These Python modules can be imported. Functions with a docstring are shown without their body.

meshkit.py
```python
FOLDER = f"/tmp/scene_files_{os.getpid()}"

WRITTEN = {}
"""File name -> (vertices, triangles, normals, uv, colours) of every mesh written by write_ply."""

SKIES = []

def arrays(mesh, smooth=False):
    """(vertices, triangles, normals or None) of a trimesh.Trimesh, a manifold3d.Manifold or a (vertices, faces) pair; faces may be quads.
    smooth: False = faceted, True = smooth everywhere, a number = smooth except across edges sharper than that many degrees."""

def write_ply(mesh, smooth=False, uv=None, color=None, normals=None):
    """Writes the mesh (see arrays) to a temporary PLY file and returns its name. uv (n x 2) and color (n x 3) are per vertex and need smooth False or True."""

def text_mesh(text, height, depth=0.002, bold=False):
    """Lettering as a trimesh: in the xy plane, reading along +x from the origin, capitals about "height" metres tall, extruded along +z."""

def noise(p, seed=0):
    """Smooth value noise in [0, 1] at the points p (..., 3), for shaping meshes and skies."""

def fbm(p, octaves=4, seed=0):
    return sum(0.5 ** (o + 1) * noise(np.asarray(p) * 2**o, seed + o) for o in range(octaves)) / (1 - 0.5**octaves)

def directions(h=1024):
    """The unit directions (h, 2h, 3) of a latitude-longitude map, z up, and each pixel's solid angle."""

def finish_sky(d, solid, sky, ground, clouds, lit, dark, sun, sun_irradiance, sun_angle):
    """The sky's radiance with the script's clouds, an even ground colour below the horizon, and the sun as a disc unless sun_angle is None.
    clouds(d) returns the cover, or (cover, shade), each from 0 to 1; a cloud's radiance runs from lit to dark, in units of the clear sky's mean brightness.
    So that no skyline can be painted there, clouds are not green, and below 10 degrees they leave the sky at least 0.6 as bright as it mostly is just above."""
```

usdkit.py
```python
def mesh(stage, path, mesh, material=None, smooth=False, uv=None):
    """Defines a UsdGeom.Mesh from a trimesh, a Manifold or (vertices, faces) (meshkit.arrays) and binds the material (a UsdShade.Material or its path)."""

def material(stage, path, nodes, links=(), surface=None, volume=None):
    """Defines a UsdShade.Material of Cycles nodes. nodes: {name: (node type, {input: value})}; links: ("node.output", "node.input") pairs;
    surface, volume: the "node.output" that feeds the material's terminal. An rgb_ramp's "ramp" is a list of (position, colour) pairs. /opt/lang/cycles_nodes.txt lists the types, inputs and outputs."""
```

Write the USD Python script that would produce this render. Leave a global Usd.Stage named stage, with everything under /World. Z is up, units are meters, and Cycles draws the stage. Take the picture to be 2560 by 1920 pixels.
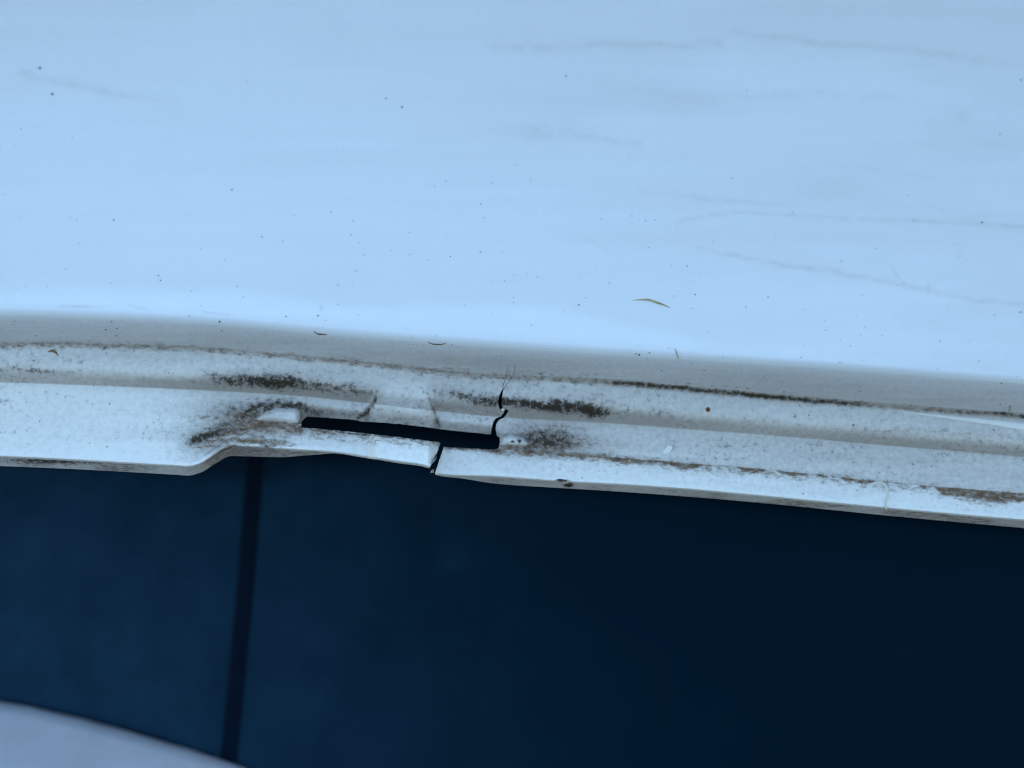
import math, random
import numpy as np, trimesh, usdkit
from meshkit import noise, fbm
from scipy.interpolate import PchipInterpolator
from shapely.geometry import Polygon, LineString
from shapely import contains_xy, distance, points as shp_points
from pxr import Usd, UsdGeom, UsdLux, UsdShade, Gf, Sdf, Vt

random.seed(5)
RNG = np.random.default_rng(5)
stage = Usd.Stage.CreateInMemory()
UsdGeom.SetStageUpAxis(stage, UsdGeom.Tokens.z)
UsdGeom.SetStageMetersPerUnit(stage, 1.0)
UsdGeom.Xform.Define(stage, '/World')
UsdGeom.Scope.Define(stage, '/World/Looks')

# ------------------------------------------------------------------ camera
DIST, PITCH, ROLL = 0.40, math.radians(40), math.radians(3.8)
PXM = 8.0e-5                       # metres of the focused plane per pixel of a 2560 pixel wide frame
S = PXM / DIST
FWD = np.array([0, math.cos(PITCH), -math.sin(PITCH)])
UP0 = np.array([0, math.sin(PITCH), math.cos(PITCH)])
RIGHT = math.cos(ROLL) * np.array([1.0, 0, 0]) + math.sin(ROLL) * UP0
UP = np.cross(RIGHT, FWD)
CAM = -DIST * FWD
cam = UsdGeom.Camera.Define(stage, '/World/camera')
m = np.eye(4)
m[0, :3], m[1, :3], m[2, :3], m[3, :3] = RIGHT, UP, -FWD, CAM
cam.AddTransformOp().Set(Gf.Matrix4d(*m.ravel().tolist()))
cam.CreateHorizontalApertureAttr(36.0)
cam.CreateVerticalApertureAttr(27.0)
cam.CreateFocalLengthAttr(36.0 / (2560 * S))
cam.CreateClippingRangeAttr(Gf.Vec2f(0.01, 500))
cam.CreateFStopAttr(8.5)
cam.CreateFocusDistanceAttr(0.402)
cam.CreateExposureAttr(2.33)

# ------------------------------------------------------------------ daylight: low sun behind the vehicle, this side in open shade
SUN = np.array([0.35, 1.0, 0.0]); SUN /= np.linalg.norm(SUN)
ELEV = math.radians(7)
BLOCKER_TOP = 3.2
SUN = np.array([SUN[0] * math.cos(ELEV), SUN[1] * math.cos(ELEV), math.sin(ELEV)])
sky = usdkit.material(stage, '/World/Looks/sky', {
    's': ('sky_texture', {'sky_type': 'single_scattering', 'sun_disc': False, 'sun_elevation': ELEV, 'sun_rotation': math.atan2(SUN[0], SUN[1]),
                          'air_density': 1.0, 'aerosol_density': 0.3, 'ozone_density': 1.25}),
    'b': ('background_shader', {'strength': 0.15})}, [('s.color', 'b.color')], surface='b.background')
dome = UsdLux.DomeLight.Define(stage, '/World/sky')
dome.GetPrim().SetCustomDataByKey('kind', 'structure')
dome.GetPrim().SetCustomDataByKey('label', 'clear blue daylight sky')
UsdShade.MaterialBindingAPI.Apply(dome.GetPrim()).Bind(sky)
sun = UsdLux.DistantLight.Define(stage, '/World/sun')
sun.CreateNormalizeAttr(True); sun.CreateIntensityAttr(0.5); sun.CreateAngleAttr(0.5); sun.CreateColorAttr(Gf.Vec3f(1, 0.93, 0.82))
z = SUN; x = np.cross([0, 0, 1.0], z); x /= np.linalg.norm(x); y = np.cross(z, x)
m = np.eye(4); m[0, :3], m[1, :3], m[2, :3] = x, y, z
sun.AddTransformOp().Set(Gf.Matrix4d(*m.ravel().tolist()))

# ------------------------------------------------------------------ helpers
used = {}
def numbered(path):
    k = used.get(path, -1) + 1; used[path] = k
    return path if k == 0 else f'{path}_{k:03d}'

def put(parent, name, mesh, mat, smooth=30, normals=None, dirt_and_light=None, **data):
    path = numbered((parent.GetPath().pathString if parent else '/World') + '/' + name)
    g = usdkit.mesh(stage, path, mesh, mat, smooth=False if normals is not None else smooth)
    if normals is not None:
        g.CreateNormalsAttr(Vt.Vec3fArray.FromNumpy(np.asarray(normals, np.float32))); g.SetNormalsInterpolation('vertex')
    if dirt_and_light is not None:
        UsdGeom.PrimvarsAPI(g).CreatePrimvar('dirt_and_light', Sdf.ValueTypeNames.Color3fArray, 'vertex').Set(Vt.Vec3fArray.FromNumpy(np.asarray(dirt_and_light, np.float32)))
    for k, v in data.items(): g.GetPrim().SetCustomDataByKey(k, v)
    return g.GetPrim()

def thing(name, **data):
    p = UsdGeom.Xform.Define(stage, numbered('/World/' + name)).GetPrim()
    for k, v in data.items(): p.SetCustomDataByKey(k, v)
    return p

def ray(u, v):
    u, v = np.asarray(u, float), np.asarray(v, float)
    return FWD + ((u - 1280) * S)[..., None] * RIGHT - ((v - 960) * S)[..., None] * UP

def sstep(a, b, x):
    t = np.clip((x - a) / (b - a), 0, 1); return t * t * (3 - 2 * t)

def curve(pts):
    a = np.array(pts, float); f = PchipInterpolator(a[:, 0], a[:, 1])
    s0, s1 = (a[1, 1] - a[0, 1]) / (a[1, 0] - a[0, 0]), (a[-1, 1] - a[-2, 1]) / (a[-1, 0] - a[-2, 0])
    def g(u):
        u = np.asarray(u, float)
        return np.where(u < a[0, 0], a[0, 1] + s0 * (u - a[0, 0]), np.where(u > a[-1, 0], a[-1, 1] + s1 * (u - a[-1, 0]), f(np.clip(u, a[0, 0], a[-1, 0]))))
    return g

# ------------------------------------------------------------------ materials
def mat(name, *a, **k): return usdkit.material(stage, '/World/Looks/' + name, *a, **k)

WHITE = (0.80, 0.80, 0.79)
def paint(name, rough, coat, haze_gain, speck, speckle, base=WHITE):
    return mat(name, {
        'pos': ('texture_coordinate', {}), 'd': ('attribute', {'attribute': 'dirt_and_light'}), 'sep': ('separate_color', {}),
        'n1': ('noise_texture', {'scale': 900, 'detail': 6, 'roughness': 0.78}),
        'n2': ('noise_texture', {'scale': 520, 'detail': 5, 'roughness': 0.7}),
        'k1': ('map_range', {'from_min': 0.28, 'from_max': 0.72, 'clamp': True}), 'k3': ('map_range', {'from_min': 0.28, 'from_max': 0.72, 'clamp': True}),
        'map': ('mapping', {'scale': (0.55, 1, 1)}),
        'n3': ('noise_texture', {'scale': 1100, 'detail': 5, 'roughness': 0.75}),
        # dark mould
        'rg': ('math', {'math_type': 'multiply', 'value2': 6.0, 'use_clamp': True}), 'rx': ('math', {'math_type': 'multiply'}), 'gg': ('math', {'math_type': 'multiply', 'value2': 6.0, 'use_clamp': True}), 'gx': ('math', {'math_type': 'multiply'}), 'r1': ('math', {'math_type': 'multiply_add', 'value2': 1.15}), 'r2': ('math', {'math_type': 'subtract', 'value2': 0.86}), 'r3': ('math', {'math_type': 'multiply', 'value2': 2.1, 'use_clamp': True}),
        # brown stain
        'g1': ('math', {'math_type': 'multiply_add', 'value2': 1.25}), 'g2': ('math', {'math_type': 'subtract', 'value2': 0.80}), 'g3': ('math', {'math_type': 'multiply', 'value2': 1.7, 'use_clamp': True}),
        # dust, with some shade painted in
        'b0': ('math', {'math_type': 'multiply_add', 'value2': speckle, 'value3': 0.5 - 0.5 * speckle}), 'b1': ('math', {'math_type': 'multiply_add', 'value2': 1.0}), 'b2': ('math', {'math_type': 'subtract', 'value2': 0.52}), 'b3': ('math', {'math_type': 'multiply', 'value2': haze_gain, 'use_clamp': True}),
        'gr': ('rgb_ramp', {'ramp': [(0.3, (0.09, 0.055, 0.04)), (0.55, (0.19, 0.13, 0.09)), (0.75, (0.33, 0.26, 0.18))]}),
        'mr': ('rgb_ramp', {'ramp': [(0.3, (0.018, 0.014, 0.010)), (0.6, (0.050, 0.040, 0.029)), (0.8, (0.13, 0.11, 0.08))]}),
        'c1': ('mix_color', {'a': base, 'b': (0.385, 0.35, 0.325)}),
        'c2': ('mix_color', {}), 'c3': ('mix_color', {}),
        'ro': ('math', {'math_type': 'multiply_add', 'value2': 0.5, 'value3': rough}),
        'rm': ('math', {'math_type': 'maximum'}),
        'bh': ('math', {'math_type': 'multiply_add', 'value2': 1.0}),
        'bp': ('bump', {'strength': speck, 'distance': 0.00012}),
        'p': ('principled_bsdf', {'coat_weight': coat, 'coat_roughness': rough * 0.7}),
        'sp': ('map_range', {'to_min': 0.5, 'to_max': 0.08, 'clamp': True}),
    }, [('d.color', 'sep.color'), ('pos.object', 'n1.vector'), ('pos.object', 'n2.vector'), ('pos.object', 'map.vector'), ('map.vector', 'n3.vector'),
        ('sep.r', 'r1.value1'), ('n1.fac', 'k1.value'), ('n3.fac', 'k3.value'), ('k1.result', 'r1.value3'), ('r1.value', 'r2.value1'), ('r2.value', 'rx.value1'), ('sep.r', 'rg.value1'), ('rg.value', 'rx.value2'), ('rx.value', 'r3.value1'),
        ('sep.g', 'g1.value1'), ('k3.result', 'g1.value3'), ('g1.value', 'g2.value1'), ('g2.value', 'gx.value1'), ('sep.g', 'gg.value1'), ('gg.value', 'gx.value2'), ('gx.value', 'g3.value1'),
        ('sep.b', 'b1.value1'), ('k1.result', 'b0.value1'), ('b0.value', 'b1.value3'), ('b1.value', 'b2.value1'), ('b2.value', 'b3.value1'),
        ('n2.fac', 'gr.fac'), ('n1.fac', 'mr.fac'),
        ('b3.value', 'c1.fac'), ('c1.result', 'c2.a'), ('gr.color', 'c2.b'), ('g3.value', 'c2.fac'),
        ('c2.result', 'c3.a'), ('mr.color', 'c3.b'), ('r3.value', 'c3.fac'), ('c3.result', 'p.base_color'),
        ('r3.value', 'rm.value1'), ('g3.value', 'rm.value2'), ('rm.value', 'ro.value1'), ('rm.value', 'sp.value'), ('sp.result', 'p.specular_ior_level'), ('ro.value', 'p.roughness'),
        ('r3.value', 'bh.value1'), ('n2.fac', 'bh.value3'), ('bh.value', 'bp.height'), ('bp.normal', 'p.normal')], surface='p.BSDF')

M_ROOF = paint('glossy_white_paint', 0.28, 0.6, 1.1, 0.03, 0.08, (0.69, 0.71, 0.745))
M_RAIL = paint('weathered_white_paint', 0.45, 0.06, 1.1, 0.4, 0.50, (0.84, 0.83, 0.81))
M_BAND = paint('dusty_shaded_paint', 0.38, 0.3, 1.1, 0.15, 0.34, (0.69, 0.71, 0.745))
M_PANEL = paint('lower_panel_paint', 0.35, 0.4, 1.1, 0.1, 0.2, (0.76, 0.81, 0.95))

def plain(name, col, rough=0.6, var=0.35, scale=900, **kw):
    c = np.array(col)
    return mat(name, {'pos': ('texture_coordinate', {}), 'n': ('noise_texture', {'scale': scale, 'detail': 4}),
                      'r': ('rgb_ramp', {'ramp': [(0.3, tuple(c * (1 - var))), (0.7, tuple(np.minimum(c * (1 + var), 0.9)))]}),
                      'p': ('principled_bsdf', {'roughness': rough, **kw})},
               [('pos.object', 'n.vector'), ('n.fac', 'r.fac'), ('r.color', 'p.base_color')], surface='p.BSDF')

M_SPECK = plain('dark_grit', (0.27, 0.25, 0.22), 0.8, 0.75, 160)
M_PALE = plain('pale_grit', (0.42, 0.40, 0.33), 0.7)
M_GRASS = plain('dried_grass', (0.36, 0.29, 0.13), 0.6)
M_FIBRE = plain('brown_fibre', (0.16, 0.11, 0.07), 0.7)
M_SEED = plain('brown_seed', (0.22, 0.14, 0.06), 0.6)
M_FLAKE = plain('white_flake', (0.80, 0.80, 0.78), 0.5, 0.05)
M_CREAM = plain('cream_sealant', (0.70, 0.69, 0.60), 0.45, 0.08, 300)
M_STRIP = plain('pale_white_strip', (0.82, 0.82, 0.80), 0.35, 0.04, 300)
M_RUST = plain('rust', (0.30, 0.12, 0.03), 0.8)
M_RUSTDARK = plain('rust_core', (0.03, 0.02, 0.012), 0.8)
M_BLACK = plain('black_rubber', (0.0008, 0.005, 0.016), 0.5, 0.2, 200, specular_ior_level=0.08, specular_tint=(0.5, 0.8, 1.0))
M_HAIR = plain('crack_grey', (0.10, 0.095, 0.09), 0.8)
M_RED = plain('dark_red_bit', (0.07, 0.02, 0.03), 0.6)
M_GROUND = mat('grey_ground', {'pos': ('texture_coordinate', {}), 'n': ('noise_texture', {'scale': 0.8, 'detail': 8}),
    'r': ('rgb_ramp', {'ramp': [(0.3, (0.04, 0.039, 0.037)), (0.7, (0.065, 0.063, 0.06))]}), 'p': ('principled_bsdf', {'roughness': 0.9})},
    [('pos.object', 'n.vector'), ('n.fac', 'r.fac'), ('r.color', 'p.base_color')], surface='p.BSDF')
M_GLASS = mat('dark_tinted_glass', {
    'pos': ('texture_coordinate', {}), 'd': ('attribute', {'attribute': 'dirt_and_light'}), 'sep': ('separate_color', {}),
    'n': ('noise_texture', {'scale': 60, 'detail': 5, 'roughness': 0.6}), 'n2': ('noise_texture', {'scale': 2500, 'detail': 2}),
    'f': ('math', {'math_type': 'multiply'}),
    'c': ('mix_color', {'a': (0.0002, 0.0012, 0.004), 'b': (0.026, 0.064, 0.125)}),
    'p': ('principled_bsdf', {'roughness': 0.13, 'specular_ior_level': 0.15, 'specular_tint': (0.10, 0.62, 1.0)})},
    [('pos.object', 'n.vector'), ('d.color', 'sep.color'), ('sep.r', 'f.value1'), ('n.fac', 'f.value2'), ('f.value', 'c.fac'), ('c.result', 'p.base_color')], surface='p.BSDF')

# ------------------------------------------------------------------ ground
t = trimesh.creation.cylinder(radius=120, height=0.2, sections=96); t.apply_translation([0, 0, -1.7])
put(None, 'ground', t, M_GROUND, kind='structure', label='grey ground the vehicle stands on')

# unseen leafy screen added behind the camera: it hides the bright low sky from the upright faces
M_BLOCKER = mat('blocker_green', {'pos': ('texture_coordinate', {}), 'n': ('noise_texture', {'scale': 9, 'detail': 6}),
    'r': ('rgb_ramp', {'ramp': [(0.35, (0.015, 0.019, 0.012)), (0.65, (0.04, 0.047, 0.033))]}), 'p': ('principled_bsdf', {'roughness': 0.8})},
    [('pos.object', 'n.vector'), ('n.fac', 'r.fac'), ('r.color', 'p.base_color')], surface='p.BSDF')
hx = np.linspace(-24, 24, 180); hz = np.linspace(0, 1, 40)
HX, HZ = np.meshgrid(hx, hz)
HT = BLOCKER_TOP + 0.9 * sstep(-1.0, 2.6, HX)
HZ = -1.6 + HZ * (HT + 1.6)
HY = -6.0 + 0.9 * (fbm(np.stack([HX * 1.1, HZ * 1.1, 0 * HX], -1), 5, 4) - 0.5)
hp = np.stack([HX, HY, HZ + 0.6 * (HZ > HT - 0.2) * (fbm(np.stack([HX * 0.9, 0 * HX, 0 * HX], -1), 4, 6) - 0.5)], -1)
hp = np.concatenate([hp, hp[::-1] - [0, 1.6, 0]], 0)
q = np.arange(hp.shape[0] * hp.shape[1]).reshape(hp.shape[:2])
put(None, 'sky_blocker', (hp.reshape(-1, 3), np.stack([q[:-1, :-1].ravel(), q[:-1, 1:].ravel(), q[1:, 1:].ravel(), q[1:, :-1].ravel()], 1)[:, ::-1]), M_BLOCKER, smooth=True, label='unseen dark green screen added to block the low sky', category='sky_blocker')

# ------------------------------------------------------------------ the pressed sheet: roof, side drop, gutter ledge, flange and lip
R1 = curve([(0, 788), (450, 804), (900, 841), (1400, 877), (1900, 908), (2560, 957)])
R2 = curve([(0, 864), (450, 874), (900, 912), (1170, 940), (1500, 956), (1700, 972), (1900, 990), (2200, 1016), (2560, 1042)])
R3 = curve([(0, 955), (450, 972), (750, 990), (905, 1006), (1100, 1028), (1300, 1046), (1500, 1056), (1700, 1071), (2000, 1094), (2230, 1114), (2560, 1142)])
R4 = curve([(0, 1085), (440, 1108), (500, 1100), (560, 1072), (600, 1062), (752, 1068), (900, 1083), (1102, 1106), (1112, 1116), (1244, 1123), (1400, 1137), (1500, 1143), (1700, 1159), (1900, 1175), (2230, 1209), (2560, 1236)])
R5 = curve([(0, 1140), (440, 1164), (470, 1166), (496, 1160), (530, 1140), (561, 1120), (582, 1114), (700, 1121), (839, 1130), (900, 1139), (1000, 1154), (1073, 1167), (1088, 1184), (1239, 1191), (1400, 1203), (1500, 1208), (1700, 1221), (1900, 1239), (2230, 1271), (2560, 1300)])
R6 = curve([(0, 1165), (440, 1187), (470, 1189), (500, 1182), (540, 1158), (578, 1140), (700, 1143), (760, 1139), (839, 1134), (900, 1143), (1000, 1159), (1073, 1171), (1088, 1187), (1160, 1197), (1239, 1209), (1400, 1220), (1500, 1226), (1700, 1240), (1900, 1257), (2230, 1290), (2560, 1320)])

us = np.concatenate([-np.geomspace(7000, 60, 26), np.linspace(-50, 2610, 1065), 2560 + np.geomspace(60, 7000, 26)])
r = [R(us) for R in (R1, R2, R3, R4, R5, R6)]
top = np.full_like(us, -80.0)
segs = [(top, r[0] - 60, 130), (r[0] - 60, r[0] + 12, 34), (r[0] + 12, r[1], 28), (r[1], r[2], 46), (r[2], r[3], 56), (r[3], r[4], 36), (r[4], r[5], 10)]
rows, sec = [], []
for k, (a, b, n) in enumerate(segs):
    for t_ in np.linspace(0, 1, n, endpoint=False): rows.append(a + (b - a) * t_); sec.append(k)
rows.append(segs[-1][1]); sec.append(6)
V = np.array(rows); U = np.broadcast_to(us, V.shape).copy(); SEC = np.array(sec)
NR, NC = V.shape
r1, r2, r3, r4, r5, r6 = [np.broadcast_to(a, V.shape) for a in r]

# slope of the surface below the horizontal, in degrees, at every point
def prof(x, pts): a = np.array(pts, float); return np.interp(x, a[:, 0], a[:, 1])
bw = np.interp(U, [0, 450, 600, 900, 1150, 1300, 1500, 1800, 2560], [62, 84, 95, 82, 104, 116, 90, 48, 30])
th = prof(V - r1, [(-900, 44), (-720, 35), (-520, 27), (-300, 24), (-120, 24), (-40, 25), (-18, 36), (-6, 58), (8, 84), (24, 97), (46, 104), (60, 104)])
th = th - 14 * sstep(-14, 26, V - r1 + bw + 16 * (noise(np.stack([U / 80, V / 20, 0 * U], -1), 91) - .5)) * (1 - sstep(-22, -8, V - r1))
th = th + 12 * sstep(700, -200, U) * sstep(-480, -800, V - r1)
low = V > r2 - 9
tt = (V - r2) / (r3 - r2)
ledge = prof(tt, [(-0.1, 104), (0.0, 60), (0.08, 30), (0.2, 18), (0.42, 28), (0.56, 46), (0.70, 76), (0.84, 98), (0.96, 106), (1.0, 60)])
# the bridge above the slot has no step
cen0, cen1 = 935 - (V - 980) * 0.45, 1072 + (V - 980) * 0.35
bridge = sstep(-8, 7, U - cen0) * (1 - sstep(-7, 8, U - cen1))
ledge_b = prof(tt, [(-0.1, 104), (0.0, 60), (0.1, 32), (0.3, 26), (0.6, 34), (1.0, 48)])
ledge = ledge * (1 - bridge) + ledge_b * bridge
th = np.where(low, ledge, th)
tf = V - r3
slotzone = sstep(735, 775, U) * (1 - sstep(1225, 1262, U))
flange = prof(tf, [(0, 44), (4, 18), (14, 19), (45, 26), (90, 22), (150, 15), (200, 13)])
up = prof(tf, [(0, 40), (5, 18), (17, 30), (23, 74), (32, 98), (62, 98), (78, 30)])
up = up * (1 - bridge) + prof(tf, [(0, 48), (10, 62), (20, 92), (60, 100), (78, 30)]) * bridge
th_base = np.where(V > r3, flange, th)
flange = flange * (1 - slotzone) + up * slotzone
th = np.where(V > r3, flange, th)
lipped = sstep(600, 760, U)
lip = prof((V - r4) / np.maximum(r5 - r4, 1), [(0, 26), (0.12, 18), (0.7, 15), (0.9, 11), (0.97, 16), (1.0, 60)])
lipl = prof((V - r4) / np.maximum(r5 - r4, 1), [(0, 16), (0.7, 13), (0.9, 11), (0.97, 16), (1.0, 60)])
wave = np.where(V < r1 + 30, 2.2 * (fbm(np.stack([U / 1100, V / 420, 0 * U], -1), 3, 3) - 0.5) * sstep(-2600, -60, U) * 2, 0)   # long pressing waves
wob = (fbm(np.stack([U / 90, V / 14, 0 * U], -1), 3, 11) - 0.5)
def finish_slope(t_):
    t_ = np.where(V > r4, lip * lipped + lipl * (1 - lipped), t_)
    return np.where(SEC[:, None] == 6, 116.0, t_) + wave + np.where(low, 5 * wob, 0)
th, th_base = finish_slope(th), finish_slope(th_base)

# integrate the outward travel down each column
i1 = 130 + 28
P_loc = PITCH + np.arctan((V - 960) * S)
dv = np.diff(V, axis=0)
def travel(t_):
    g = -PXM * np.cos(np.radians(t_)) / np.maximum(np.sin(P_loc + np.radians(t_)), 0.12)
    y_ = np.vstack([np.zeros((1, NC)), np.cumsum(0.5 * (g[1:] + g[:-1]) * dv, axis=0)])
    return y_ - y_[i1][None] + 0.009
mid_slot = np.interp(U, [740, 767, 900, 1230, 1260], [1060, 1054, 1068, 1103, 1106])
Yp = np.where(V < mid_slot, travel(th), travel(th_base))

def bump(poly, h, soft):                       # outward swelling inside an outline
    d = signed(poly, U, V)
    return h * sstep(-soft * 0.35, soft, d)
def signed(poly, u, v):
    u, v = np.asarray(u), np.asarray(v); x0, y0, x1, y1 = poly.bounds
    out = np.full(u.shape, -1e3)
    k = (u > x0 - 60) & (u < x1 + 60) & (v > y0 - 60) & (v < y1 + 60)
    p = shp_points(u[k], v[k]); d = distance(p, poly.boundary); out[k] = np.where(contains_xy(poly, u[k], v[k]), d, -d)
    return out
PAD_A = Polygon([(636, 1047), (655, 1032), (690, 1018), (737, 1019), (752, 1030), (754, 1056), (746, 1062), (692, 1057), (645, 1055)])
PAD_B = Polygon([(1246, 1112), (1258, 1091), (1278, 1084), (1310, 1092), (1325, 1110), (1316, 1116), (1278, 1115)])
Yp = Yp - bump(PAD_A, 0.0011, 14) - bump(PAD_B, 0.0008, 12)
# uneven, hand-bent lip left of the split: sags outward towards its free end
Yp = Yp - 0.0022 * sstep(830, 1100, U) * (U < 1098 + (1105 - V) * 0.42 + 6) * sstep(-8, 6, V - r4)
Yp = Yp - 0.00005 * fbm(np.stack([U / 25, V / 18, 0 * U], -1), 3, 7) * low

D = ray(U, V)
lam = (Yp - CAM[1]) / D[..., 1]
P = CAM + lam[..., None] * D

# normals of the whole sheet, so that the parts meet without a seam
du, dw = np.gradient(P, axis=1), np.gradient(P, axis=0)
N = np.cross(dw, du); N /= np.linalg.norm(N, axis=-1, keepdims=True) + 1e-15
if N[60, 500, 2] < 0: N = -N

# openings
SLOT = Polygon([(752, 1068), (755, 1053), (767, 1041), (830, 1045), (889, 1050), (900, 1053), (960, 1057), (1000, 1060), (1036, 1064), (1120, 1075), (1226, 1086), (1240, 1087), (1249, 1094), (1249, 1110), (1246, 1121), (1236, 1124), (1180, 1121), (1111, 1117),
                (1103, 1106), (1000, 1093), (880, 1080)])
GAP = Polygon([(1098, 1100), (1103, 1106), (1112, 1112), (1109, 1120), (1098, 1150), (1087, 1188), (1086, 1210), (1066, 1210), (1073, 1172), (1090, 1140), (1101, 1107)])
CRACK_A = Polygon([(1262, 966), (1258, 977), (1255, 992), (1254, 1005), (1256, 1020), (1252, 1026), (1247, 1018), (1245, 1004), (1249, 988), (1255, 974)])
CRACK_B = Polygon([(1262, 1023), (1271, 1026), (1268, 1033), (1260, 1044), (1246, 1051), (1241, 1060), (1239, 1074), (1243, 1092), (1226, 1092), (1229, 1070), (1233, 1054), (1240, 1046), (1253, 1040), (1259, 1032)])
from shapely import union_all
OPEN = union_all([SLOT, GAP, CRACK_A, CRACK_B, LineString([(1253, 1022), (1264, 1028)]).buffer(1.2)])
rough_edge = 1.7 * (fbm(np.stack([U / 9, V / 9, 0 * U], -1), 2, 21) - 0.5)
F = -signed(OPEN, U, V) + np.where(np.abs(signed(OPEN, U, V)) < 30, rough_edge, 0)     # > 0 is metal

# ---- grime with a shape of its own, plus shade and a rim highlight painted in
def line(pts, sig, k=1.0, jit=0.0):
    a = np.array(pts, float); out = np.zeros_like(U)
    x0, x1 = a[:, 0].min() - 4 * sig, a[:, 0].max() + 4 * sig; y0, y1 = a[:, 1].min() - 4 * sig - 20, a[:, 1].max() + 4 * sig + 20
    kk = (U > x0) & (U < x1) & (V > y0) & (V < y1)
    u, v = U[kk], V[kk]
    v = v + jit * (noise(np.stack([u / 40, v / 40, 0 * u], -1), 5) - 0.5) * 2
    best, w = np.full(u.shape, 1e9), np.zeros(u.shape)
    if a.shape[1] == 2: a = np.column_stack([a, np.ones(len(a))])
    for p, q in zip(a[:-1], a[1:]):
        e = q[:2] - p[:2]; tt_ = np.clip(((u - p[0]) * e[0] + (v - p[1]) * e[1]) / (e @ e), 0, 1)
        d = np.hypot(u - p[0] - tt_ * e[0], v - p[1] - tt_ * e[1]); s_ = p[2] + tt_ * (q[2] - p[2])
        b = d < best; best[b] = d[b]; w[b] = s_[b]
    out[kk] = k * w * np.exp(-(best / sig) ** 2 / 2)
    return out
def blob(c, sx, sy, k, rot=0.0):
    du_, dv_ = U - c[0], V - c[1]; ca, sa = math.cos(rot), math.sin(rot)
    return k * np.exp(-(((du_ * ca + dv_ * sa) / sx) ** 2 + ((-du_ * sa + dv_ * ca) / sy) ** 2) / 2)
mx = lambda *a: np.maximum.reduce(a)
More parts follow.
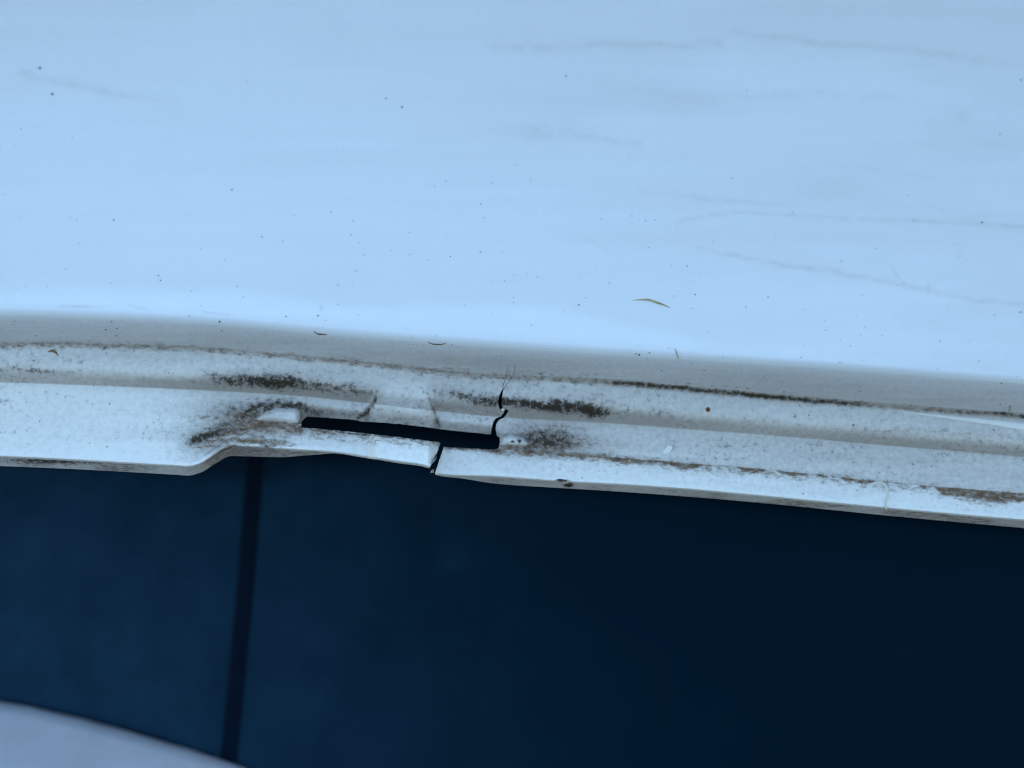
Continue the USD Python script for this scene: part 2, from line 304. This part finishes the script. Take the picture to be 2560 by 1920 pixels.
dark = mx(
    line([(520, 944, .3), (556, 951, .75), (658, 953, 1), (726, 958, .95), (794, 966, .6), (907, 978, .55), (935, 984, .4)], 14, .8, 5),
    line([(1085, 978, .3), (1171, 994, .7), (1239, 1002, .8), (1361, 1014, 1), (1470, 1026, 1), (1500, 1030, .9), (1530, 1032, .4), (1671, 1038, .3)], 14, .82, 5),
    line([(470, 1108, .5), (490, 1097, 1), (529, 1087, .9), (570, 1068, .7)], 13, .75, 4),
    line([(590, 1060, .4), (610, 1040, .8), (635, 1017, .9), (692, 1009, .9), (753, 1015, .9), (773, 1030, .7), (850, 1036, .4), (890, 1044, .4)], 11, .72, 4),
    line([(940, 978, .5), (938, 1005, .9), (920, 1027, .9), (893, 1045, .9)], 4.5, .72, 5),
    line([(1073, 985, .5), (1084, 1018, .7), (1094, 1050, .8), (1098, 1066, .8)], 5, .66, 5),
    line([(1450, 946, .3), (1540, 957, .75), (1620, 962, .9), (1800, 980, .85), (1900, 990, 1), (2150, 1010, .8), (2200, 1012, .4)], 5.5, .8, 2),
    line([(2200, 1012, .3), (2400, 1026, .6), (2460, 1032, .75), (2560, 1039, .85)], 4.5, .72, 2),
    line([(1500, 950, .2), (1700, 958, .5), (2000, 982, .5)], 1.6, .7, 1),
    line([(0, 925, .5), (81, 926, .55), (200, 928, .2)], 7, .8, 4),
    blob((600, 1030), 60, 26, .38), blob((1360, 1098), 78, 25, .66), blob((1400, 1010), 160, 26, .30), blob((660, 955), 170, 22, .3), blob((690, 1030), 90, 26, .55),
    blob((1300, 940), 150, 12, .35),
    line([(752, 1068), (1102, 1106)], 3.5, .55, 2), line([(1112, 1117), (1244, 1124)], 3.5, .6, 2),
    np.where(V > r5 + 3, .22 * sstep(.35, .7, noise(np.stack([U / 60, V / 30, 0 * U], -1), 8)), 0),
    np.where(V > r5 + 3, .75 * blob((160, 1150), 130, 9, 1), 0), blob((1404, 1201), 14, 3, .9), blob((1421, 1213), 10, 5, .9),
)
edge_n = fbm(np.stack([U / 55, V / 200, 0 * U], -1), 4, 31)
depth = 3 + 34 * np.clip(edge_n - 0.30, 0, 1) + 20 * blob((2490, 1260), 70, 60, 1) - 5 * sstep(1300, 1200, U)
right = sstep(1235, 1300, U)
brown = mx(
    np.where(V > r4 - 3, right * (1.0 - sstep(-11, 5, V - r4 - depth)) * .72, right * np.exp(-((V - r4) / 4.0) ** 2) * .7),
    line([(1244, 1125, 1), (1330, 1128, .9), (1420, 1137, .9), (1600, 1154, .75), (1900, 1180, .6), (2300, 1222, .6), (2560, 1244, .6)], 11, .66, 6),
    line([(580, 1098, .8), (640, 1105, .9), (708, 1111, .8), (735, 1114, .3)], 10, .78, 3),
    line([(560, 1085, .8), (600, 1071, .9), (651, 1066, 1), (749, 1071, .9), (800, 1078, .4)], 11, .72, 4),
    line([(720, 1080, .9), (800, 1082, .9), (900, 1092, .6), (1100, 1112, .7)], 11, .62, 6), line([(1112, 1120, .8), (1244, 1127, .9)], 8, .6, 4),
    line([(500, 1135, .5), (560, 1100, .8)], 14, .5, 4),
    blob((640, 1058), 95, 34, .66), blob((540, 1105), 60, 30, .5), blob((1370, 1112), 85, 22, .60),
    np.where(V > r5 + 3, .38, 0) * sstep(.3, .7, noise(np.stack([U / 90, V / 20, 0 * U], -1), 9)),
    line([(-50, 862), (450, 869), (900, 905), (1170, 930)], 8, .40, 4),
    np.exp(-((V - r2) / 7.0) ** 2) * .42,
    line([(2090, 1075, .3), (2200, 1082, .5), (2330, 1075, .5), (2400, 1083, .5), (2560, 1092, .3)], 9, .5, 6),
    line([(2350, 1236, .6), (2480, 1258, .9), (2560, 1246, .8)], 8, .5, 3),
)
marks = mx(
    # roof marks
    line([(50, 183, .8), (110, 196, .7), (220, 222, .9), (330, 240, .8), (450, 253, .2)], 7, .33, 4), blob((62, 183), 16, 6, .40),
    line([(1740, 620, .5), (1900, 650, .7), (1960, 664, 1), (2040, 674, .9), (2100, 676, .7)], 3, .48, 3), line([(1960, 664, .6), (2140, 692, .9), (2220, 704, .8), (2330, 728, .6), (2450, 752, .9), (2560, 762, .7)], 4.5, .46, 3),
    line([(2228, 668), (2250, 700), (2285, 717), (2330, 735)], 1.8, .40), blob((2322, 722), 5, 7, .5),
    line([(1230, 118, .5), (1340, 118, .9), (1400, 118, .3), (1490, 112, .7), (1560, 114, .6), (1730, 112, .9), (1800, 106, .8)], 7, .38, 5),
    line([(1840, 82, .5), (1900, 88, .9), (1980, 95, .7), (2060, 107, .9), (2180, 115, .9), (2300, 128, .8), (2420, 146, .6), (2560, 155, .3)], 6, .36, 5),
    line([(1600, 480, .3), (1720, 492, .7), (1850, 505, .8), (2000, 515, .5)], 4, .30, 3), line([(1690, 557), (1790, 535), (1860, 530), (2050, 545), (2300, 552), (2560, 566)], 3, .33, 3),
    line([(1440, 340), (1600, 360)], 6, .28, 3), blob((2405, 292), 12, 9, .2), blob((1360, 330), 70, 18, .27),
    line([(150, 765), (260, 767)], 2.5, .42), line([(320, 762), (365, 772)], 2.2, .40), line([(510, 780), (575, 788)], 2.2, .42), line([(800, 764), (806, 772), (798, 778)], 2.5, .45),

    line([(1500, 215, .4), (1750, 250, .7), (2050, 235, .8), (2300, 250, .4)], 9, .22, 6), line([(1660, 470, .3), (1800, 500, .6), (2000, 508, .4)], 2, .3, 2),
    line([(1980, 590, .2), (2200, 600, .5), (2420, 612, .3)], 2.5, .26, 2), line([(620, 478, .2), (900, 492, .5), (1100, 515, .2)], 2.5, .22, 3), line([(1350, 560, .3), (1480, 600, .6), (1560, 660, .3)], 3, .2, 3),
    line([(1880, 430, .2), (2080, 412, .5), (2330, 440, .3)], 6, .2, 4), line([(2260, 480, .3), (2400, 545, .5), (2520, 560, .3)], 2, .24, 2),
)
marks = marks * (.45 + 1.1 * noise(np.stack([U / 22, V / 12, 0 * U], -1), 61))
brown = np.maximum(brown, marks * .3)
streak = fbm(np.stack([U / 420, V / 30, 0 * U], -1), 4, 41)
bandn = fbm(np.stack([U / 260, V / 9, 0 * U], -1), 4, 51) * .6 + fbm(np.stack([U / 500, V / 60, 0 * U], -1), 3, 52) * .5
haze_and_shade = np.where(V < r1 + 2, .10 * streak + .10 * np.exp(-((V - 500) / 160) ** 2) * sstep(1300, 1900, U),
                np.where(V < r2 - 4, .16 + .62 * bandn * sstep(-6, 46, V - r1), .06 + .30 * streak))  # dust on the upright drop, thickened to paint in its shade
haze_and_shade = haze_and_shade + marks * .52 * (V < r1 + 5) + np.where(low, 0.62 * dark + .50 * brown, 0)
fl = (V > r3)
haze_and_shade = haze_and_shade + np.where(fl & (V < r4), right * .10, 0) - np.where(V > r4 - 2, .16 * lipped, 0) - np.where(fl, .08 * (1 - sstep(350, 620, U)), 0)
haze_and_shade = haze_and_shade + np.where((V > r3 + 20) & (V < r4), .12 * sstep(1500, 2500, U) * np.exp(-((V - r3 - 45) / 20) ** 2), 0)
haze_and_shade = haze_and_shade + np.where((tt > .6) & ~fl, .42 * sstep(.60, .86, tt), 0) + np.where(V > r5 + 2, .35, 0) + np.where((V > r4) & (V < r5 - 4), right * (.06 + .16 * streak) + lipped * (1 - right) * .06, 0) + np.where(low & (V < r4), .10 * sstep(1300, 1700, U), 0)  # includes shade painted grey in the step fold and under the lip
haze_and_shade = haze_and_shade + mx(blob((1310, 1096), 90, 34, .42), blob((630, 1045), 120, 44, .40), blob((530, 1110), 70, 40, .35), line([(540, 950), (730, 956), (920, 980)], 24, .28, 5), line([(1110, 984), (1250, 1000), (1500, 1026)], 24, .28, 5), line([(1450, 944), (1700, 966), (2150, 1006), (2560, 1036)], 14, .25, 4)) * low + np.where(low & (V < r4) & ~fl, .05, 0)
haze_and_shade = haze_and_shade - .30 * np.exp(-((V - r5 + 4) / 4.5) ** 2) * (V < r5 + 2)  # bright rim highlight painted along the lip edge by thinning the dust
haze_and_shade = haze_and_shade + .22 * slotzone * sstep(18, 30, V - r3) * (V < mid_slot) + np.where(V < r1 - 20, 0.09 * sstep(.42, .75, fbm(np.stack([U / 520, V / 120, 0 * U], -1), 5, 95)) * (.35 + .65 * sstep(1000, 1700, U)), 0)  # first term paints shade on the upright strip above the slot
haze_and_shade = haze_and_shade + np.where(low & (V < r4), .07, 0) - .10 * np.where(fl, 1 - sstep(300, 560, U), 0)
pepper = np.where(low, (.05 + .17 * sstep(.35, .7, fbm(np.stack([U / 150, V / 30, 0 * U], -1), 3, 71))) * (1 - .5 * (V > r4)), 0)
dark = np.maximum(dark, pepper)
padm = np.maximum(sstep(-2, 8, signed(PAD_A, U, V)), sstep(-2, 7, signed(PAD_B, U, V)))
dark, brown, haze_and_shade = dark * (1 - .96 * padm), brown * (1 - .92 * padm), haze_and_shade * (1 - .6 * padm)
brown = np.maximum(brown, line([(640, 1052), (700, 1060), (748, 1058), (753, 1035)], 3, .5, 2))
dark = np.maximum(dark, np.maximum(blob((1282, 1104), 5, 3, .7), blob((1297, 1103), 5, 5, .8)))
DIRT_AND_LIGHT = np.stack([np.clip(dark, 0, 1), np.clip(brown, 0, 1), np.clip(haze_and_shade, 0, 1)], -1)

# ---- triangles, clipped by the openings
idx = np.arange(NR * NC).reshape(NR, NC)
a, b, c, d = idx[:-1, :-1].ravel(), idx[:-1, 1:].ravel(), idx[1:, 1:].ravel(), idx[1:, :-1].ravel()
tris = np.vstack([np.stack([a, d, c], 1), np.stack([a, c, b], 1)])
VP, VN, VD, VF = P.reshape(-1, 3), N.reshape(-1, 3), DIRT_AND_LIGHT.reshape(-1, 3), F.ravel()
VUV = np.stack([U.ravel(), V.ravel()], 1); VR = np.repeat(SEC, NC)
fs = VF[tris] > 0
cnt = fs.sum(1)
whole = tris[cnt == 3]
extra_p, extra_n, extra_d, extra_uv, cache, newf, cut = [], [], [], [], {}, [], []
base = len(VP)
def mid(i, j):
    key = (min(i, j), max(i, j))
    if key not in cache:
        i, j = key; t_ = VF[i] / (VF[i] - VF[j])
        for lst, arr in ((extra_p, VP), (extra_n, VN), (extra_d, VD), (extra_uv, VUV)): lst.append(arr[i] + t_ * (arr[j] - arr[i]))
        cache[key] = base + len(extra_p) - 1
    return cache[key]
for tr, f in zip(tris[(cnt > 0) & (cnt < 3)], fs[(cnt > 0) & (cnt < 3)]):
    k = int(np.argmax(f) if f.sum() == 1 else np.argmin(f))
    i, j, l = (int(q) for q in np.roll(tr, -k))
    m1, m2 = mid(i, j), mid(i, l)
    if f.sum() == 1: newf.append((i, m1, m2)); cut.append((m1, m2))
    else: newf += [(m1, j, l), (m1, l, m2)]; cut.append((m2, m1))
ALLP = np.vstack([VP, extra_p]); ALLN = np.vstack([VN, extra_n]); ALLD = np.vstack([VD, extra_d]); ALLUV = np.vstack([VUV, extra_uv])
faces = np.vstack([whole, np.array(newf, int)])
ALLN /= np.linalg.norm(ALLN, axis=1, keepdims=True)
# orient the faces with the outward normal
fn = np.cross(ALLP[faces[:, 1]] - ALLP[faces[:, 0]], ALLP[faces[:, 2]] - ALLP[faces[:, 0]])
flip = (fn * ALLN[faces[:, 0]]).sum(1) < 0
faces[flip] = faces[flip][:, ::-1]
cen = ALLUV[faces].mean(1); cu, cv = cen[:, 0], cen[:, 1]
THICK = 0.0011
cuts = np.array(cut, int)

vehicle = thing('white_vehicle', label='weathered white painted vehicle with split drip rail above dark glass', category='vehicle')

def part(name, mask, material, parent, back=True, **data):
    f = faces[mask]; ids, inv = np.unique(f, return_inverse=True); f = inv.reshape(-1, 3)
    p, n, dd = ALLP[ids], ALLN[ids], ALLD[ids]
    P_, N_, D_, F_ = [p], [n], [dd], [f]; k = len(p)
    if back:
        P_.append(p - n * THICK); N_.append(-n); D_.append(dd * 0); F_.append(f[:, ::-1] + k); k *= 2
    here = np.isin(cuts[:, 0], ids) & np.isin(cuts[:, 1], ids)
    if here.any():                                             # torn and pressed edges show the thickness of the sheet
        e = cuts[here]; A, B = ALLP[e[:, 0]], ALLP[e[:, 1]]
        nA, nB = ALLN[e[:, 0]], ALLN[e[:, 1]]
        sk = lambda q: (np.exp(-((ALLUV[q, 0] - 1085) / 9) ** 2) * (ALLUV[q, 1] > 1104) * (ALLUV[q, 0] < 1104 - (ALLUV[q, 1] - 1106) * .42 + 4))[:, None] * np.array([0.0011, 0, 0])
        A2, B2 = A - nA * THICK + sk(e[:, 0]), B - nB * THICK + sk(e[:, 1])
        w = np.vstack([A, B, B2, A2]); q = len(e); i_ = np.arange(q)
        wn = np.cross(B - A, nA); wn /= np.linalg.norm(wn, axis=1, keepdims=True) + 1e-15
        P_.append(w); N_.append(np.vstack([wn] * 4)); D_.append(np.vstack([ALLD[e[:, 0]], ALLD[e[:, 1]]] * 2) * 0 + [.35, .3, .3])
        F_.append(np.vstack([np.stack([i_, i_ + q, i_ + 2 * q], 1), np.stack([i_, i_ + 2 * q, i_ + 3 * q], 1)]) + k)
    return put(parent, name, (np.vstack(P_), np.vstack(F_)), material, normals=np.vstack(N_), dirt_and_light=np.vstack(D_), **data)

c2, c3 = R2(cu), R3(cu)
padA, padB = contains_xy(PAD_A, cu, cv), contains_xy(PAD_B, cu, cv)
splitx = np.interp(cv, [1000, 1024, 1050, 1090, 1110, 1120, 1186, 1220], [1258, 1258, 1240, 1232, 1232, 1108, 1087, 1080])
isroof = cv < R1(cu) + 6
isband = ~isroof & (cv < c2)
isledge = ~isroof & ~isband & (cv < c3)
isleft = ~isroof & ~isband & ~isledge & ~padA & ~padB & (cu < splitx)
isright = ~isroof & ~isband & ~isledge & ~padA & ~padB & (cu >= splitx)
roof = part('roof_panel', isroof, M_ROOF, vehicle)
part('roof_return', isband, M_BAND, vehicle, label='dusty grey drop between roof crease and gutter')
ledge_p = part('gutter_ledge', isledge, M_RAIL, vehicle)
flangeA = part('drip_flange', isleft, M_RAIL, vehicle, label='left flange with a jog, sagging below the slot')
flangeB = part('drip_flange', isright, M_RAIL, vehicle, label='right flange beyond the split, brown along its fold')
part('weld_pad', padA, M_RAIL, flangeA); part('weld_pad', padB, M_RAIL, flangeB)

# the roof goes on behind the frame, flattening
topP = P[0]; yz = topP[:, 1:]
ext = [topP]
for k in range(1, 25):
    sl = math.radians(max(15 - k * .9, 3)); step = 0.03
    ext.append(ext[-1] + np.array([0, step * math.cos(sl), step * math.sin(sl)]))
E = np.array(ext[::1])[:, ::12]
n0, n1 = E.shape[:2]; q = np.arange(n0 * n1).reshape(n0, n1)
put(roof, 'roof_crown', (E.reshape(-1, 3) - [0, 0, 0.00005], np.stack([q[:-1, :-1].ravel(), q[:-1, 1:].ravel(), q[1:, 1:].ravel(), q[1:, :-1].ravel()], 1)), M_ROOF, smooth=True, dirt_and_light=np.zeros((n0 * n1, 3)))

# ------------------------------------------------------------------ dark glass behind, its divider, and the panel in the lower corner
GN = np.array([0, -math.cos(math.radians(43)), math.sin(math.radians(43))])
def on_plane(u, v, p0, n): d_ = ray(u, v); return CAM + (((p0 - CAM) @ n) / (d_ @ n))[..., None] * d_
lipmid = P[-1, NC // 2]
G0 = lipmid + np.array([0, 0.060, -0.03])
gs = np.linspace(0, 1, 140)
gx = np.linspace(-0.62, 0.62, 240); tang = np.array([0, GN[2], -GN[1]])
gt = np.linspace(-0.26, 0.16, 90)
GX, GT = np.meshgrid(gx, gt)
curvature = -0.05 * GX ** 2
GP = G0 + GX[..., None] * np.array([1.0, 0, 0]) + GT[..., None] * tang + (curvature)[..., None] * GN
camxy = (GP - CAM); dep = camxy @ FWD; gu, gv = 1280 + camxy @ RIGHT / dep / S, 960 - camxy @ UP / dep / S
film = (.85 * (1 - sstep(-200, 1750, gu)) + .03) * (.75 + .5 * fbm(np.stack([gu / 130, gv / 340, 0 * gu], -1), 4, 81))  # sky reflection painted as a bluish tint, fading to the right
spots = np.zeros_like(gu)
for (su, sv, rr, kk) in [(1140, 1390, 34, .5), (810, 1720, 22, .5), (80, 1345, 30, .35), (330, 1475, 26, .4), (240, 1620, 22, .4), (130, 1265, 20, .4), (435, 1310, 30, .25), (530, 1320, 26, .25), (2240, 1610, 24, .3), (180, 1505, 16, .35)]:
    spots = np.maximum(spots, kk * np.exp(-((gu - su) ** 2 + (gv - sv) ** 2) / rr ** 2))
gd = np.stack([np.clip(film + spots * 1.0, 0, 1), 0 * gu, 0 * gu], -1).reshape(-1, 3)
q = np.arange(GP.shape[0] * GP.shape[1]).reshape(GP.shape[:2])
quads = np.stack([q[:-1, :-1].ravel(), q[:-1, 1:].ravel(), q[1:, 1:].ravel(), q[1:, :-1].ravel()], 1)
k = q.size
put(vehicle, 'window_glass', (np.vstack([GP.reshape(-1, 3), GP.reshape(-1, 3) - GN * 0.005]), np.vstack([quads, quads[:, ::-1] + k])), M_GLASS, smooth=20, dirt_and_light=np.vstack([gd, gd]))
# divider: a thin rubber bead lying on the glass
ends = on_plane(np.array([662.0, 640.0, 612.0, 572.0, 545.0]), np.array([900.0, 1140.0, 1480.0, 1900.0, 2150.0]), G0, GN)
def bead(pts, w, h, nrm, sides=10):
    pts = np.array(pts); t_ = np.gradient(pts, axis=0); t_ /= np.linalg.norm(t_, axis=1, keepdims=True); side = np.cross(t_, nrm); side /= np.linalg.norm(side, axis=1, keepdims=True)
    w = np.broadcast_to(w, len(pts)); h = np.broadcast_to(h, len(pts)); ang = np.linspace(0, 2 * np.pi, sides, endpoint=False)
    nr = np.cross(side, t_)
    v_ = pts[:, None] + np.cos(ang)[None, :, None] * side[:, None] * w[:, None, None] + np.sin(ang)[None, :, None] * nr[:, None] * h[:, None, None]
    i, j = np.meshgrid(np.arange(len(pts) - 1), np.arange(sides), indexing='ij')
    f = np.stack([i * sides + j, i * sides + (j + 1) % sides, (i + 1) * sides + (j + 1) % sides, (i + 1) * sides + j], -1).reshape(-1, 4)
    f = np.vstack([f[:, [0, 1, 2]], f[:, [0, 2, 3]]])
    n_ = len(pts) * sides
    caps = [(n_, (s + 1) % sides, s) for s in range(sides)] + [(n_ + 1, n_ - sides + s, n_ - sides + (s + 1) % sides) for s in range(sides)]
    return trimesh.Trimesh(np.vstack([v_.reshape(-1, 3), pts[0], pts[-1]]), np.vstack([f, caps]), process=False)
put(vehicle, 'window_divider', bead(ends, 0.0020, 0.0005, GN), M_BLACK, smooth=40)

# lower body panel: a rounded edge nearer to the camera, sheet falling towards us
eu = np.linspace(-700, 800, 90)
ev = curve([(-700, 1640), (-300, 1697), (0, 1752), (250, 1806), (430, 1860), (620, 1926), (900, 2040), (1300, 2230)])(eu)
ed = ray(eu, ev); L0 = on_plane(eu, ev, G0 + GN * 0.001, GN)
tg = np.gradient(L0, axis=0); tg /= np.linalg.norm(tg, axis=1, keepdims=True)
view = ed / np.linalg.norm(ed, axis=1, keepdims=True)
nu = np.cross(tg, view); nu /= np.linalg.norm(nu, axis=1, keepdims=True); nu *= np.sign(nu[:, 2:3])       # across the silhouette, upwards
outw = np.cross(tg, nu); outw *= np.sign((outw * -view).sum(1))[:, None]                                     # towards the camera
Rr = 0.008; prof_pts = []
for a_ in np.radians(np.linspace(-80, 52, 40)): prof_pts.append((Rr * math.sin(a_), Rr * (math.cos(a_) - 1)))
sx, sy = prof_pts[-1]; dx, dy = math.cos(math.radians(52)), -math.sin(math.radians(52))
for l in np.linspace(0.004, 0.06, 24): prof_pts.append((sx + l * dx, sy + l * dy))
pp = np.array(prof_pts)
BP = L0[None] + pp[:, 0][:, None, None] * outw[None] + pp[:, 1][:, None, None] * nu[None]
BP = BP + ((fbm(BP * 60, 3, 2) - .5) * 0.0012)[..., None] * nu[None]
q = np.arange(BP.shape[0] * BP.shape[1]).reshape(BP.shape[:2])
quads = np.stack([q[:-1, :-1].ravel(), q[:-1, 1:].ravel(), q[1:, 1:].ravel(), q[1:, :-1].ravel()], 1)
fnrm = np.cross(BP.reshape(-1, 3)[quads[0, 1]] - BP.reshape(-1, 3)[quads[0, 0]], BP.reshape(-1, 3)[quads[0, 2]] - BP.reshape(-1, 3)[quads[0, 0]])
bd = np.zeros((q.size, 3)); bd[:, 2] = .32 * fbm(BP.reshape(-1, 3) * 120, 4, 9)
put(vehicle, 'lower_body_panel', (BP.reshape(-1, 3), quads[:, ::-1]), M_PANEL, smooth=True, dirt_and_light=bd)

# ------------------------------------------------------------------ finding points on the sheet
from scipy.interpolate import RegularGridInterpolator
col = lambda u: np.interp(u, us, np.arange(NC))
def at(u, v):
    cidx = int(round(float(col(u)))); r_ = np.interp(v, V[:, cidx], np.arange(NR)); r0 = int(min(max(r_, 0), NR - 2)); f_ = r_ - r0
    n_ = N[r0, cidx]; n_ = n_ if n_ @ (CAM - P[r0, cidx]) > 0 else -n_
    return CAM + ray(u, v) * (lam[r0, cidx] * (1 - f_) + lam[r0 + 1, cidx] * f_), n_
def strand(pts, w, lift=0.3, h=None, sides=8):
    a_ = np.array(pts, float); tt_ = np.linspace(0, 1, 22); s_ = np.r_[0, np.cumsum(np.hypot(*np.diff(a_, axis=0).T))]; s_ /= s_[-1]
    uu, vv = PchipInterpolator(s_, a_[:, 0])(tt_), PchipInterpolator(s_, a_[:, 1])(tt_)
    pn = [at(x_, y_) for x_, y_ in zip(uu, vv)]; n_ = np.mean([q_[1] for q_ in pn], 0); n_ /= np.linalg.norm(n_)
    w_ = np.interp(tt_, np.linspace(0, 1, len(np.atleast_1d(w))), np.atleast_1d(w)) * PXM
    hh = w_ * .6 if h is None else np.full(22, h)
    return bead(np.array([q_[0] for q_ in pn]) + n_ * (hh * lift)[:, None], w_, hh, n_, sides)
def lump(u, v, rad, seed, flat=0.5, asp=1.0):
    p_, n_ = at(u, v); s_ = trimesh.creation.icosphere(1, rad * PXM); w_ = s_.vertices
    w_ = w_ * (1 + .35 * (noise(w_ / (rad * PXM) * 1.3 + seed, seed) - .5)[:, None]); r_ = RIGHT - (RIGHT @ n_) * n_; r_ /= np.linalg.norm(r_); b_ = np.cross(n_, r_)
    s_.vertices = p_ + (w_[:, :1] * asp) * r_ + w_[:, 1:2] * b_ + (w_[:, 2:3] + rad * PXM * .3) * flat * n_
    return s_

# scattered grit, too small and too many to pick apart
dots = []
known = [(715, 791, 3.6), (549, 804, 4), (554, 827, 3.2), (1598, 887, 4.5), (845, 761, 3), (795, 789, 4), (655, 592, 3), (890, 677, 3), (909, 637, 3), (1126, 641, 3), (1201, 630, 3), (1262, 702, 3), (845, 712, 2.6), (828, 530, 3), (882, 552, 3), (1447, 762, 4),
         (1580, 540, 3), (1622, 619, 3), (1523, 707, 3), (1920, 742, 3), (1865, 767, 3), (2455, 556, 4), (2500, 335, 3), (2551, 780, 4), (1982, 531, 3), (1830, 445, 3), (1415, 190, 4), (284, 550, 4), (131, 235, 6), (580, 474, 5), (100, 170, 6), (1005, 268, 5), (965, 246, 4), (2552, 200, 4),
         (2208, 1095, 6), (2133, 1063, 5), (1986, 1042, 4), (2022, 1038, 3), (2015, 1180, 3), (1590, 885, 3), (1910, 943, 4), (1895, 960, 3), (2064, 1133, 3), (2283, 1161, 4), (2484, 1075, 4), (1130, 862, 3), (268, 1117, 4)]
for i, (u_, v_, r_) in enumerate(known): dots.append(lump(u_, v_, r_ * .62, i))
for i in range(150):
    u_ = RNG.uniform(10, 2550); v_ = R1(u_) - abs(RNG.normal(0, 250)) - 4
    if v_ > 10: dots.append(lump(u_, v_, RNG.uniform(.8, 1.9), i, .35))
for i in range(170):
    u_ = RNG.uniform(10, 2550); v_ = RNG.uniform(R1(u_) + 5, R5(u_) - 8)
    if signed(OPEN, np.array([u_]), np.array([v_]))[0] < -8: dots.append(lump(u_, v_, RNG.uniform(.9, 2.2), i, .4))
put(None, 'dirt_specks', trimesh.util.concatenate(dots), M_SPECK, smooth=True, kind='stuff', label='tiny dark grit specks scattered over the white roof and gutter', category='grit')

# pieces one can point at
def item(name, mesh, material, label, cat, **k): return put(None, name, mesh, material, smooth=45, label=label, category=cat, **k)
item('grass_blade', strand([(1582, 751), (1616, 749), (1645, 757), (1676, 769)], [.6, 2.6, 3.0, .8]), M_GRASS, 'short dried yellow grass blade lying on the white roof', 'grass blade')
item('brown_fibre', strand([(1070, 854), (1082, 860), (1100, 861), (1116, 857)], [.8, 1.8, 1.6, .6]), M_FIBRE, 'curved brown fibre on the roof crease above the slot', 'fibre')
item('bark_sliver', strand([(784, 828), (797, 835), (818, 836)], [.8, 2.2, .8]), M_FIBRE, 'small brown bark sliver on the crease left of the slot', 'bark sliver')
item('plant_scrap', strand([(1688, 872), (1692, 884), (1696, 898)], [1.0, 2.2, 1.6]), M_PALE, 'pale olive plant scrap hanging over the roof crease on the right', 'plant scrap')
item('brown_seed', strand([(121, 880), (130, 877), (146, 891)], [2, 4.5, .6]), M_SEED, 'brown pointed seed husk lying in the gutter at the far left', 'seed')
item('insect_leg', strand([(2525, 1014), (2524, 1022), (2521, 1033)], [2.8, 2.2, 1.2]), M_SPECK, 'dark upright crumb in the gutter at the far right', 'crumb')
item('dark_red_crumb', strand([(1394, 1198), (1404, 1200), (1415, 1203)], [1.2, 2.6, 1.6]), M_RED, 'dark red crumb on the lip edge right of the split', 'crumb')
pf, nf = at(1668, 1125)
fl_pts = on_plane(np.array([1655., 1660, 1669, 1681, 1680, 1674, 1667]), np.array([1134., 1126, 1114, 1116, 1121, 1131, 1135]), pf + nf * 0.0002, nf)
cpt = fl_pts.mean(0); vv = np.vstack([fl_pts, fl_pts - nf * 0.0003, cpt + nf * 0.00012]); n7 = len(fl_pts)
ff = [(i, (i + 1) % n7, 2 * n7) for i in range(n7)] + [(i, i + n7, (i + 1) % n7) for i in range(n7)] + [((i + 1) % n7, i + n7, (i + 1) % n7 + n7) for i in range(n7)]
item('paint_flake', trimesh.Trimesh(vv, ff, process=False), M_FLAKE, 'small white paint flake on the right flange', 'paint flake')
item('white_sliver', strand([(952, 925), (950, 938)], [1.4, 1.6]), M_FLAKE, 'tiny upright white sliver on the gutter ledge above the slot', 'paint sliver')

# parts that belong to the rail
put(ledge_p, 'rust_spot', lump(1770, 1024, 7, 3, .12), M_RUST, smooth=True)
put(ledge_p, 'rust_pit', lump(1770, 1024, 3.6, 4, .5), M_RUSTDARK, smooth=True)
put(ledge_p, 'crack_glint', lump(1257, 1024, 4, 7, .5, 1.4), M_FLAKE, smooth=True)  # white lump standing in for a glint beside the crack
put(flangeB, 'sealant_drip', strand([(2186, 1205), (2204, 1207), (2216, 1218), (2219, 1236), (2213, 1262), (2216, 1272)], [1.5, 3, 3.5, 3, 3, 5]), M_CREAM, smooth=True)
for pts in ([(1271.5, 910), (1266, 936), (1262, 952), (1256, 968)], [(1288, 912), (1283, 938), (1276, 950), (1266, 962), (1260, 972)]):
    put(ledge_p, 'hairline_crack', strand(pts, [.35, .55, .8], .1), M_HAIR, smooth=True)
# pale strip with a pointed end on the ledge
wu = np.linspace(2247, 2700, 60); wt = np.interp(wu, [2247, 2400, 2560, 2700], [1028, 1041, 1056, 1070]); wb = np.interp(wu, [2247, 2330, 2400, 2480, 2560, 2700], [1029.5, 1041, 1051, 1062, 1075, 1100])
sp = []
for u_, t0, b0 in zip(wu, wt, wb):
    for f_ in np.linspace(0, 1, 6): p_, n_ = at(u_, t0 + (b0 - t0) * f_); sp.append(p_ + n_ * 0.00025 * (1 - .9 * abs(2 * f_ - 1) ** 3))
q = np.arange(360).reshape(60, 6)
put(ledge_p, 'pale_strip', (np.array(sp), np.stack([q[:-1, :-1].ravel(), q[:-1, 1:].ravel(), q[1:, 1:].ravel(), q[1:, :-1].ravel()], 1)[:, ::-1]), M_STRIP, smooth=True)
